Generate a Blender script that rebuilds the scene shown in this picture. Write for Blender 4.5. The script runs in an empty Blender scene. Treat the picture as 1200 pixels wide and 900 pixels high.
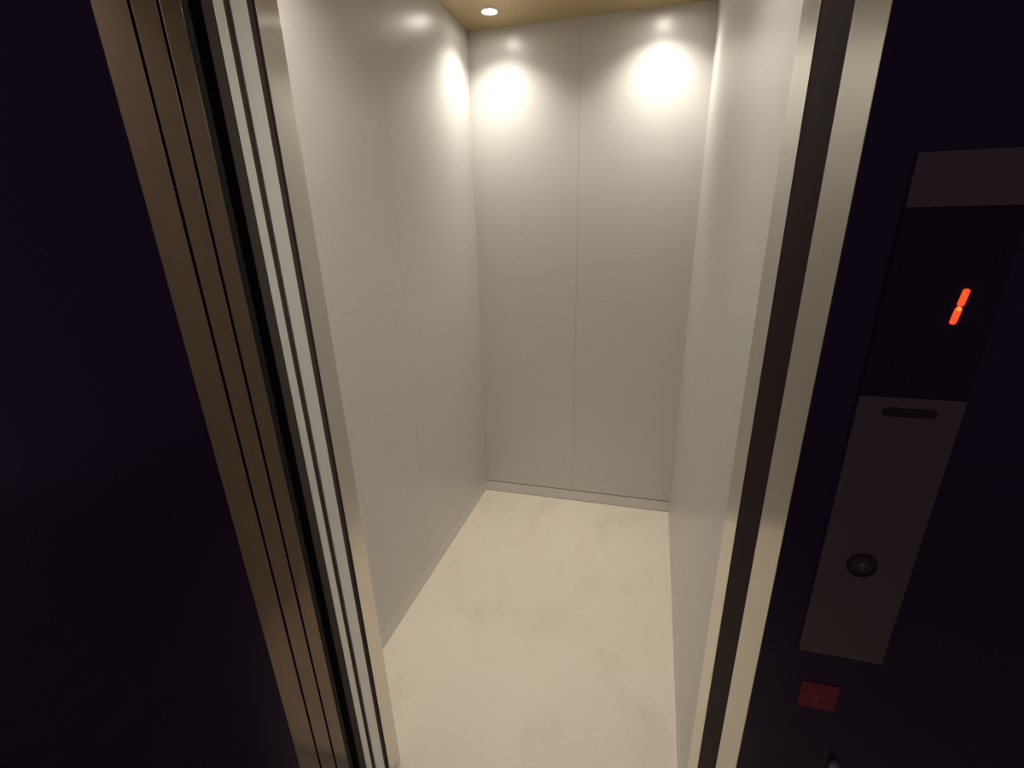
import bpy, bmesh, math
from mathutils import Matrix, Vector

S = bpy.context.scene
C = S.collection

# ------------------------------------------------------------------ camera
cam = bpy.data.cameras.new('camera')
cam.sensor_fit = 'HORIZONTAL'
cam.sensor_width = 36.0
cam.lens = 553.454 / 1200 * 36.0
cam.shift_x = -13.1555 / 1200
cam.shift_y = 21.1924 / 1200
cam.clip_start = 0.01
co = bpy.data.objects.new('camera', cam)
C.objects.link(co)
r = Vector((0.96594990, 0.25799900, -0.01942454))
d = Vector((0.07194551, -0.33996188, -0.93768319))
f = Vector((-0.24852492, 0.90435747, -0.34694802))
u = -d
b = -f
co.matrix_world = Matrix(((r.x, u.x, b.x, 0.8182721), (r.y, u.y, b.y, -2.2085855),
                          (r.z, u.z, b.z, 1.3945293), (0, 0, 0, 1)))
S.camera = co

# ------------------------------------------------------------------ world, view
w = bpy.data.worlds.new('world')
S.world = w
w.use_nodes = True
w.node_tree.nodes['Background'].inputs[0].default_value = (0.9, 0.62, 1.0, 1)
w.node_tree.nodes['Background'].inputs[1].default_value = 0.028
S.view_settings.view_transform = 'Standard'
S.view_settings.look = 'None'
S.view_settings.exposure = 0.0
S.view_settings.gamma = 1.0
S.view_settings.use_curve_mapping = False

# ------------------------------------------------------------------ measures
W = 0.9747          # car width
H = 2.15            # car height
D = -1.4394         # where the car's front returns begin
XL, XR = 0.2277, 0.9685     # car opening
LL, LR = 0.2455, 0.9645     # landing opening
OPEN = 2.04         # opening height
YF = -1.75          # face of the landing wall


# ------------------------------------------------------------------ materials
def mat(name, col, rough=0.5, metal=0.0, spec=0.5, aniso=0.0, rot=0.0, bump=None, var=None, coat=0.0):
    """bump = (scale xyz, strength, distance); var = (scale xyz, second colour, low, high)"""
    m = bpy.data.materials.new(name)
    m.use_nodes = True
    nt = m.node_tree
    N, L = nt.nodes, nt.links
    p = N['Principled BSDF']
    p.inputs['Base Color'].default_value = (*col, 1)
    p.inputs['Roughness'].default_value = rough
    p.inputs['Metallic'].default_value = metal
    p.inputs['Specular IOR Level'].default_value = spec
    p.inputs['Anisotropic'].default_value = aniso
    p.inputs['Anisotropic Rotation'].default_value = rot
    p.inputs['Coat Weight'].default_value = coat
    if aniso:
        tg = N.new('ShaderNodeTangent')
        tg.direction_type = 'RADIAL'
        tg.axis = 'Z'
        L.new(tg.outputs[0], p.inputs['Tangent'])
    if bump or var:
        tc = N.new('ShaderNodeTexCoord')
    if bump:
        mp = N.new('ShaderNodeMapping')
        mp.inputs['Scale'].default_value = bump[0]
        nz = N.new('ShaderNodeTexNoise')
        nz.inputs['Scale'].default_value = 1
        nz.inputs['Detail'].default_value = 3
        bp = N.new('ShaderNodeBump')
        bp.inputs['Strength'].default_value = bump[1]
        bp.inputs['Distance'].default_value = bump[2]
        L.new(tc.outputs['Object'], mp.inputs[0])
        L.new(mp.outputs[0], nz.inputs[0])
        L.new(nz.outputs[0], bp.inputs['Height'])
        L.new(bp.outputs[0], p.inputs['Normal'])
    if var:
        mp = N.new('ShaderNodeMapping')
        mp.inputs['Scale'].default_value = var[0]
        nz = N.new('ShaderNodeTexNoise')
        nz.inputs['Scale'].default_value = 1
        nz.inputs['Detail'].default_value = 6
        nz.inputs['Roughness'].default_value = 0.62
        mr = N.new('ShaderNodeMapRange')
        mr.inputs[1].default_value = var[2]
        mr.inputs[2].default_value = var[3]
        mx = N.new('ShaderNodeMix')
        mx.data_type = 'RGBA'
        mx.inputs[6].default_value = (*col, 1)
        mx.inputs[7].default_value = (*var[1], 1)
        L.new(tc.outputs['Object'], mp.inputs[0])
        L.new(mp.outputs[0], nz.inputs[0])
        L.new(nz.outputs[0], mr.inputs[0])
        L.new(mr.outputs[0], mx.inputs[0])
        L.new(mx.outputs[2], p.inputs['Base Color'])
    return m


def emit(name, col, s):
    m = bpy.data.materials.new(name)
    m.use_nodes = True
    p = m.node_tree.nodes['Principled BSDF']
    p.inputs['Base Color'].default_value = (*col, 1)
    p.inputs['Emission Color'].default_value = (*col, 1)
    p.inputs['Emission Strength'].default_value = s
    return m


WALLC = (0.60, 0.585, 0.555)
# grey laminate with a fine horizontal weave
M_wall = mat('linen_laminate', WALLC, 0.33, 0.0, 0.85, bump=((3, 3, 260), 0.25, 0.0004),
             var=((2, 2, 160), tuple(c * 0.97 for c in WALLC), 0.35, 0.65))
M_ceil = mat('bronze_ceiling', (0.52, 0.40, 0.21), 0.32, 0.35, 0.5, bump=((2, 60, 2), 0.15, 0.0005))
M_floor = mat('cream_vinyl', (0.79, 0.705, 0.585), 0.55, 0, 0.35, bump=((9, 9, 9), 0.25, 0.0006),
              var=((4.2, 3.0, 3), (0.715, 0.63, 0.51), 0.53, 0.72))
M_skirt = mat('satin_aluminium', (0.68, 0.675, 0.635), 0.4, 0.1, 0.5)
M_steel = mat('brushed_steel', (0.74, 0.705, 0.65), 0.17, 0.92, 0.5, aniso=1.0, rot=0.0)
M_frame = mat('landing_steel', (0.42, 0.385, 0.34), 0.2, 1.0, 0.5, aniso=0.7, rot=0.0)
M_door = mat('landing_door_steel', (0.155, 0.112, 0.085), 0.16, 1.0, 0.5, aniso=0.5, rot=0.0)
M_cdoor = mat('car_door_steel', (0.88, 0.88, 0.84), 0.3, 0.2, 0.5)
M_rubber = mat('dark_rubber', (0.012, 0.012, 0.013), 0.6, 0, 0.15)
M_felt = mat('door_seal_felt', (0.085, 0.07, 0.062), 0.9, 0, 0.1)
M_strike = mat('brown_black_metal', (0.018, 0.009, 0.0095), 0.7, 0.0, 0.06)
M_black = mat('joint_black', (0.01, 0.01, 0.01), 0.8)
M_shaft = mat('shaft_dark', (0.01, 0.01, 0.01), 0.9)
M_land = mat('dark_wall_panel', (0.09, 0.042, 0.14), 0.22, 0, 1.0, bump=((30, 30, 30), 0.05, 0.0003))
M_lfloor = mat('landing_stone', (0.7, 0.61, 0.52), 0.45, 0, 0.4, var=((5, 5, 5), (0.55, 0.47, 0.39), 0.4, 0.6))
M_plate = mat('panel_steel', (0.50, 0.43, 0.40), 0.42, 0.8)
M_glass = mat('smoked_display', (0.07, 0.035, 0.10), 0.15, 0, 0.6)
M_btn = mat('button_dark', (0.26, 0.20, 0.20), 0.4, 0.7)
M_slot = mat('slot_dark', (0.15, 0.11, 0.12), 0.5, 0.5)
M_arrow = mat('arrow_pale', (0.75, 0.7, 0.72), 0.5)
M_red = mat('red_sticker', (0.85, 0.15, 0.16), 0.6)
M_redline = mat('pale_red_print', (0.95, 0.34, 0.33), 0.6)
M_fit = mat('pale_metal_fitting', (0.9, 0.86, 0.78), 0.35, 0.3)
M_ring = mat('white_lamp_trim', (0.8, 0.76, 0.66), 0.4)
M_lens = emit('lamp_lens', (1.0, 0.94, 0.85), 60.0)
M_led = emit('red_led', (1.0, 0.062, 0.012), 1.6)
M_led2 = emit('orange_led', (1.0, 0.22, 0.025), 1.6)


# ------------------------------------------------------------------ geometry helpers
def obj(name, bm, m, parent=None, **props):
    me = bpy.data.meshes.new(name)
    bmesh.ops.recalc_face_normals(bm, faces=bm.faces)
    bm.to_mesh(me)
    bm.free()
    me.materials.append(m)
    o = bpy.data.objects.new(name, me)
    C.objects.link(o)
    if parent:
        o.parent = parent
        o.matrix_parent_inverse = parent.matrix_world.inverted()
    for k, v in props.items():
        o[k] = v
    return o


def empty(name, loc, label, cat, group=None, kind=None):
    o = bpy.data.objects.new(name, None)
    C.objects.link(o)
    o.location = loc
    o.empty_display_size = 0.05
    bpy.context.view_layer.update()
    o['label'] = label
    o['category'] = cat
    if group:
        o['group'] = group
    if kind:
        o['kind'] = kind
    return o


def bx(bm, x0, x1, y0, y1, z0, z1):
    v = [bm.verts.new((x, y, z)) for x in (x0, x1) for y in (y0, y1) for z in (z0, z1)]
    for q in ((0, 1, 3, 2), (4, 6, 7, 5), (0, 4, 5, 1), (2, 3, 7, 6), (0, 2, 6, 4), (1, 5, 7, 3)):
        bm.faces.new([v[i] for i in q])
    return v


def box(x0, x1, y0, y1, z0, z1, bev=0.0):
    bm = bmesh.new()
    bx(bm, x0, x1, y0, y1, z0, z1)
    if bev:
        bmesh.ops.bevel(bm, geom=bm.edges[:], offset=bev, segments=2, affect='EDGES', profile=0.7)
    return bm


def boxes(*bs):
    bm = bmesh.new()
    for q in bs:
        bx(bm, *q)
    return bm


def lean(bm, x_floor, x_top):
    """the side walls are a hair out of plumb: slide vertices in x with height"""
    for v in bm.verts:
        v.co.x += x_floor + (x_top - x_floor) * v.co.z / H
    return bm


def prism(pts, y0, y1):
    """polygon in x,z extruded along y"""
    bm = bmesh.new()
    a = [bm.verts.new((x, y0, z)) for x, z in pts]
    c = [bm.verts.new((x, y1, z)) for x, z in pts]
    n = len(pts)
    bm.faces.new(a)
    bm.faces.new(c[::-1])
    for i in range(n):
        bm.faces.new((a[i], c[i], c[(i + 1) % n], a[(i + 1) % n]))
    return bm


def lathe(profile, n=48):
    """profile of (radius, z) closed around z"""
    bm = bmesh.new()
    rings = []
    for rr, z in profile:
        if rr < 1e-6:
            rings.append([bm.verts.new((0, 0, z))])
        else:
            rings.append([bm.verts.new((rr * math.cos(t * 2 * math.pi / n), rr * math.sin(t * 2 * math.pi / n), z)) for t in range(n)])
    for a, c in zip(rings[:-1], rings[1:]):
        for i in range(n):
            j = (i + 1) % n
            if len(a) == 1:
                bm.faces.new((a[0], c[i], c[j]))
            elif len(c) == 1:
                bm.faces.new((a[i], c[0], a[j]))
            else:
                bm.faces.new((a[i], c[i], c[j], a[j]))
    return bm


ST = dict(kind='structure')
LFX, LTX = -0.0165, 0.0085      # left wall: floor, top offsets
RFX, RTX = 0.0035, -0.0023      # right wall

# ------------------------------------------------------------------ lift car shell
bm = box(-0.03, W + 0.03, -1.4655, 0.02, -0.03, 0.0)
floor = obj('floor', bm, M_floor, kind='structure', category='floor',
            label='cream smudged vinyl floor inside the lift car')
ceiling = obj('ceiling', box(-0.03, W + 0.03, -1.62, 0.02, H, H + 0.03), M_ceil, kind='structure', category='ceiling',
              label='bronze toned ceiling of the lift car holding round downlights')

SK = 0.060
G = 0.0007


def wall(name, label, back, panels, axis):
    w_ = obj(name, back, M_wall, kind='structure', category='wall', label=label)
    for p_ in panels:
        obj('panel', p_, M_wall, w_)
    return w_


SE = 0.476
wall('wall_back', 'grey rear wall of the lift car, two tall panels above aluminium skirting',
     box(-0.03, W + 0.03, 0.008, 0.024, 0, H),
     [box(-0.03, SE - G / 2, 0, 0.008, SK + 0.003, H, 0.0004), box(SE + G / 2, W + 0.03, 0, 0.008, SK + 0.003, H, 0.0004)], 'y')
SY = -0.732
wall('wall_left', 'grey left wall of the lift car with one fine vertical seam',
     lean(box(-0.03, -0.008, D, 0.0, 0, H), LFX, LTX),
     [lean(box(-0.008, 0, SY + G / 2, 0.0, SK, H, 0.0004), LFX, LTX), lean(box(-0.008, 0, D, SY - G / 2, SK, H, 0.0004), LFX, LTX)], 'x')
wall('wall_right', 'grey right wall of the lift car, smooth and seen at a glancing angle',
     lean(box(W + 0.008, W + 0.03, D, 0.0, 0, H), RFX, RTX),
     [lean(box(W, W + 0.008, D, 0.0, SK, H, 0.0004), RFX, RTX)], 'x')
bb = obj('baseboard_back', box(-0.02, W + 0.01, -0.002, 0.008, 0.0025, SK), M_skirt, kind='structure', category='skirting',
    label='pale aluminium skirting along the foot of the rear lift wall')
obj('joint', boxes((-0.02, W + 0.01, -0.0012, 0.008, 0.0003, 0.0024), (-0.02, W + 0.01, -0.0008, 0.008, SK + 0.0001, SK + 0.0029)), M_black, bb, kind='stuff',
    label='thin black joints above and below the skirting')
obj('baseboard_left', lean(box(-0.008, 0.001, D, -0.002, 0.0, SK - 0.001), LFX, LTX), M_skirt, kind='structure', category='skirting',
    label='pale aluminium skirting along the foot of the left lift wall')
obj('baseboard_right', lean(box(W - 0.001, W + 0.008, D, -0.002, 0.0, SK - 0.001), RFX, RTX), M_wall, kind='structure', category='skirting',
    label='grey skirting along the foot of the right lift wall')

# front returns and the head over the car opening, one folded steel portal
t = empty('trim_1', (XL, D, 0), 'brushed steel front surround of the lift car opening', 'car surround', kind='structure')
obj('post', box(-0.03, XL, -1.4892, D, 0.0003, H, 0.0008), M_steel, t)
obj('post', box(XR, W + 0.03, -1.529, D, 0.0003, H, 0.0008), M_steel, t)
obj('header', box(XL, XR, -1.4892, D, OPEN, H), M_steel, t)
obj('strike_channel', box(XR + 0.001, W + 0.03, -1.602, -1.5292, 0, H, 0.0005), M_strike, t,
    label='brown black channel the closing door meets')
obj('seal', box(XL - 0.030, XL - 0.004, -1.5059, -1.4894, 0, OPEN), M_felt, t, label='dark seal strip')

# car sliding door, parked open at the left: two telescoping panels
t = empty('door_1', (XL, -1.55, 0), 'pair of pale steel sliding panels of the lift car, parked open at the left', 'lift door', kind='structure')
obj('door_panel', box(XL - 0.42, XL, -1.5378, -1.5059, 0.008, OPEN + 0.03, 0.0012), M_cdoor, t)
obj('seal', box(XL - 0.03, XL - 0.004, -1.5503, -1.5380, 0.008, OPEN), M_felt, t, label='dark seal strip')
obj('door_panel', box(XL - 0.42, XL, -1.5690, -1.5506, 0.008, OPEN + 0.03, 0.0012), M_cdoor, t)
obj('rubber_edge', box(XL - 0.02, XL - 0.001, -1.5880, -1.5692, 0.008, OPEN, 0.002), M_felt, t, label='dark grey rubber edge')

# landing sliding door, two panels parked open at the left
t = empty('door_2', (LL, -1.67, 0), 'pair of dim brown steel sliding panels of the landing door, parked open at the left', 'lift door', kind='structure')
obj('door_panel', box(LL - 0.42, LL, -1.7055, -1.6730, 0.008, OPEN + 0.03, 0.001), M_door, t)
obj('door_panel', box(LL - 0.42, LL, -1.6688, -1.6387, 0.008, OPEN + 0.03, 0.001), M_door, t)
obj('rubber_edge', box(LL - 0.03, LL - 0.001, -1.6385, -1.6270, 0.008, OPEN, 0.002), M_rubber, t, label='black rubber edge')
obj('seal', boxes((LL - 0.03, LL - 0.007, -1.6729, -1.6689, 0.008, OPEN), (LL - 0.03, LL - 0.007, -1.7094, -1.7056, 0.008, OPEN)), M_rubber, t,
    label='black seal strips')

# landing frame
t = empty('trim_2', (LL, YF, 0), 'satin steel frame lining the landing side of the lift opening', 'door frame', kind='structure')
obj('jamb', box(LL - 0.001, LL, -1.7505, -1.7095, 0, OPEN, 0.0008), M_door, t)
obj('jamb', box(LR, LR + 0.001, -1.7505, -1.6640, 0, OPEN, 0.0008), M_frame, t)
obj('head', box(LL - 0.001, LR + 0.001, -1.7505, -1.7095, OPEN, OPEN + 0.003, 0.0008), M_frame, t)
obj('strike_channel', box(LR + 0.002, LR + 0.035, -1.6639, -1.604, 0, OPEN, 0.0005), M_strike, t,
    label='brown black channel the closing door meets')

# sills
t = empty('trim_3', (0.6, -1.52, 0), 'grooved aluminium sill at the threshold of the lift car', 'sill', kind='structure')
obj('sill_rail', boxes((-0.2, W + 0.03, -1.475, -1.466, -0.03, 0), (-0.2, W + 0.03, -1.525, -1.515, -0.03, 0),
                       (-0.2, W + 0.03, -1.61, -1.555, -0.03, 0), (-0.2, W + 0.03, -1.61, -1.466, -0.05, -0.03)), M_skirt, t)
t = empty('trim_4', (0.6, -1.69, 0), 'grooved aluminium sill at the threshold of the landing', 'sill', kind='structure')
obj('sill_rail', boxes((-0.2, W + 0.03, -1.66, -1.64, -0.03, 0), (-0.2, W + 0.03, -1.695, -1.68, -0.03, 0),
                       (-0.2, W + 0.03, -1.75, -1.71, -0.03, 0), (-0.2, W + 0.03, -1.75, -1.64, -0.05, -0.03)), M_skirt, t)

# ------------------------------------------------------------------ landing
obj('wall_front', boxes((-2.6, LL - 0.0011, YF, YF + 0.035, 0, 2.7), (LR + 0.0011, 3.4, YF, YF + 0.035, 0, 2.7),
                        (LL - 0.0011, LR + 0.0011, YF, YF + 0.035, OPEN + 0.0032, 2.7)), M_land,
    kind='structure', category='wall', label='near black landing wall around the lift opening')
obj('floor_landing', box(-2.6, 3.4, -5.0, YF, -0.06, 0), M_lfloor, kind='structure', category='floor',
    label='stone floor of the landing in front of the lift')
obj('wall_shaft', boxes((-0.62, -0.6, YF + 0.036, 0.2, -0.3, 2.7), (1.5, 1.52, YF + 0.036, 0.2, -0.3, 2.7),
                        (-0.62, 1.52, 0.2, 0.22, -0.3, 2.7), (-0.62, 1.52, YF + 0.036, 0.22, 2.7, 2.72),
                        (-0.62, 1.52, YF + 0.036, 0.22, -0.32, -0.3)), M_shaft,
    kind='structure', category='wall', label='black lift shaft seen through the gap between the two doors')

# ------------------------------------------------------------------ downlights
LAMPS = [((0.158, -0.165), 'round ceiling downlight near the rear left corner of the lift'),
         ((0.785, -0.150), 'round ceiling downlight near the rear right corner of the lift'),
         ((0.158, -1.33), 'round ceiling downlight just inside the left of the lift entrance'),
         ((0.817, -1.35), 'round ceiling downlight just inside the right of the lift entrance')]
LP = 25.5


def light(xy, lab, first=None):
    t = empty('ceiling_light', (xy[0], xy[1], H), lab, 'ceiling light', 'downlights in the lift ceiling')
    if first is None:
        a = obj('trim_ring', lathe([(0.0260, 0.0), (0.0260, -0.0035), (0.029, -0.005), (0.032, -0.0035), (0.034, 0.0)]), M_ring)
        l = obj('lens', lathe([(0, -0.0032), (0.018, -0.003), (0.0258, -0.0015), (0.0258, 0.0), (0, 0.0)]), M_lens)
    else:
        a, l = [c.copy() for c in first]
        C.objects.link(a)
        C.objects.link(l)
    a.parent = t
    l.parent = t
    la = bpy.data.lights.new('downlight', 'SPOT')
    la.shadow_soft_size = 0.022
    la.energy = LP
    la.spot_size = math.radians(126)
    la.spot_blend = 1.0
    la.color = (1.0, 0.94, 0.85)
    lo = bpy.data.objects.new('lamp', la)
    C.objects.link(lo)
    lo.location = (0, 0, -0.006)
    lo.parent = t
    return a, l


first = None
for xy, lab in LAMPS:
    q = light(xy, lab, first)
    first = first or q

# ------------------------------------------------------------------ landing call panel
PX0, PX1, PZ0, PZ1 = 1.0010, 1.0800, 0.9540, 1.4410
PY = YF - 0.004
t = empty('call_panel', (0.5 * (PX0 + PX1), YF, PZ0), 'tall dim steel call panel with red floor number, right of the lift opening', 'call panel')
obj('faceplate', box(PX0, PX1, PY, YF - 0.0002, PZ0, 1.2500, 0.0006), M_plate, t)
obj('top_plate', box(PX0, PX1, PY, YF - 0.0002, 1.4030, PZ1, 0.0006), M_plate, t)
obj('display_window', box(PX0, PX1, PY + 0.0006, YF - 0.0002, 1.2503, 1.4027), M_glass, t, label='black glass display window')


def seg(x0, z0, x1, z1, wd, ch):
    """slanted bar with chamfered ends"""
    dx, dz = x1 - x0, z1 - z0
    l = math.hypot(dx, dz)
    ux, uz = dx / l, dz / l
    nx, nz = uz, -ux
    h = wd / 2
    P = [(x0 + nx * 0.4 * h, z0 + nz * 0.4 * h), (x0 + nx * h + ux * ch, z0 + nz * h + uz * ch),
         (x1 + nx * h - ux * ch, z1 + nz * h - uz * ch), (x1 + nx * 0.4 * h, z1 + nz * 0.4 * h),
         (x1 - nx * 0.4 * h, z1 - nz * 0.4 * h), (x1 - nx * h - ux * ch, z1 - nz * h - uz * ch),
         (x0 - nx * h + ux * ch, z0 - nz * h + uz * ch), (x0 - nx * 0.4 * h, z0 - nz * 0.4 * h)]
    return P


def slab(P, m, par, name, dy=0.0008, **k):
    return obj(name, prism(P, PY + 0.0006 - dy, PY + 0.0006), m, par, **k)


bx0, bz0, bx1, bz1 = 1.0530, 1.3145, 1.0563, 1.3425


def lerp(a):
    return bx0 + (bx1 - bx0) * a, bz0 + (bz1 - bz0) * a


dw = [o for o in t.children if o.name.startswith('display')][0]
slab(seg(*lerp(0.0), *lerp(0.485), 0.0046, 0.0012), M_led, dw, 'digit_segment', label='glowing red lower half of the number 1')
slab(seg(*lerp(0.515), *lerp(1.0), 0.0046, 0.0012), M_led, dw, 'digit_segment', label='glowing red upper half of the number 1')
cx_, cz_ = lerp(0.44)
slab([(cx_ + 0.0018 * math.cos(a * math.pi / 6), cz_ + 0.0018 * math.sin(a * math.pi / 6)) for a in range(12)], M_led2, dw, 'digit_dot', 0.001,
     label='brighter orange spot in the number 1')

# badge slot at the top of the lower plate
SX0, SX1, SZ, SR = 1.020, 1.0620, 1.2365, 0.0042
pts = [(SX1 - SR + SR * math.cos(a), SZ + SR * math.sin(a)) for a in [(-0.5 + k / 8) * math.pi for k in range(9)]] + \
      [(SX0 + SR + SR * math.cos(a), SZ + SR * math.sin(a)) for a in [(0.5 + k / 8) * math.pi for k in range(9)]]
obj('badge_slot', prism(pts, PY - 0.0004, PY), M_slot, t, label='dark rounded slot near the top of the steel plate')

# call button
BX, BZ = 1.0376, 1.0740
R = Matrix.Rotation(math.radians(90), 4, 'X')


def ylathe(prof, x, y, z):
    bm = lathe(prof)
    bmesh.ops.transform(bm, matrix=Matrix.Translation((x, y, z)) @ R, verts=bm.verts)
    return bm


ring = obj('button_ring', ylathe([(0.0112, 0.0), (0.0112, 0.0016), (0.0126, 0.0022), (0.0136, 0.0)], BX, PY, BZ), M_slot, t,
           label='dark raised ring round the call button')
btn = obj('call_button', ylathe([(0, 0.0012), (0.0095, 0.0012), (0.0108, 0.0003), (0.0108, 0.0), (0, 0.0)], BX, PY, BZ), M_btn, t,
          label='round call button with an up arrow')


def P2(*q):
    return [(BX + a * 0.001, BZ + c * 0.001) for a, c in q]


obj('arrow', prism(P2((0, 4.6), (4.2, 0.6), (3.2, -0.4), (0.75, 1.9), (0.75, -4.2), (-0.75, -4.2), (-0.75, 1.9), (-3.2, -0.4), (-4.2, 0.6)),
                   PY - 0.0017, PY - 0.0012), M_arrow, btn, label='pale up arrow')

# sticker
t = empty('sticker', (1.031, YF, 0.8705), 'small red sticker on the landing wall below the call panel', 'sticker')
obj('backing', box(1.0135, 1.0510, YF - 0.0012, YF - 0.0001, 0.8700, 0.9075, 0.0004), M_red, t)
obj('print', boxes((1.0305, 1.0335, YF - 0.0014, YF - 0.0011, 0.8735, 0.8930)), M_redline, t, label='faint paler upright mark')

# small fitting at the lower edge of the picture
bm = lathe([(0, 0.022), (0.0032, 0.0212), (0.0048, 0.018), (0.0048, -0.02), (0, -0.02)], 24)
bmesh.ops.transform(bm, matrix=Matrix.Translation((1.0655, YF - 0.0049, 0.775)), verts=bm.verts)
t = obj('wall_fitting', bm, M_fit, category='fitting',
        label='small pale metal pin on the landing wall under the red sticker')
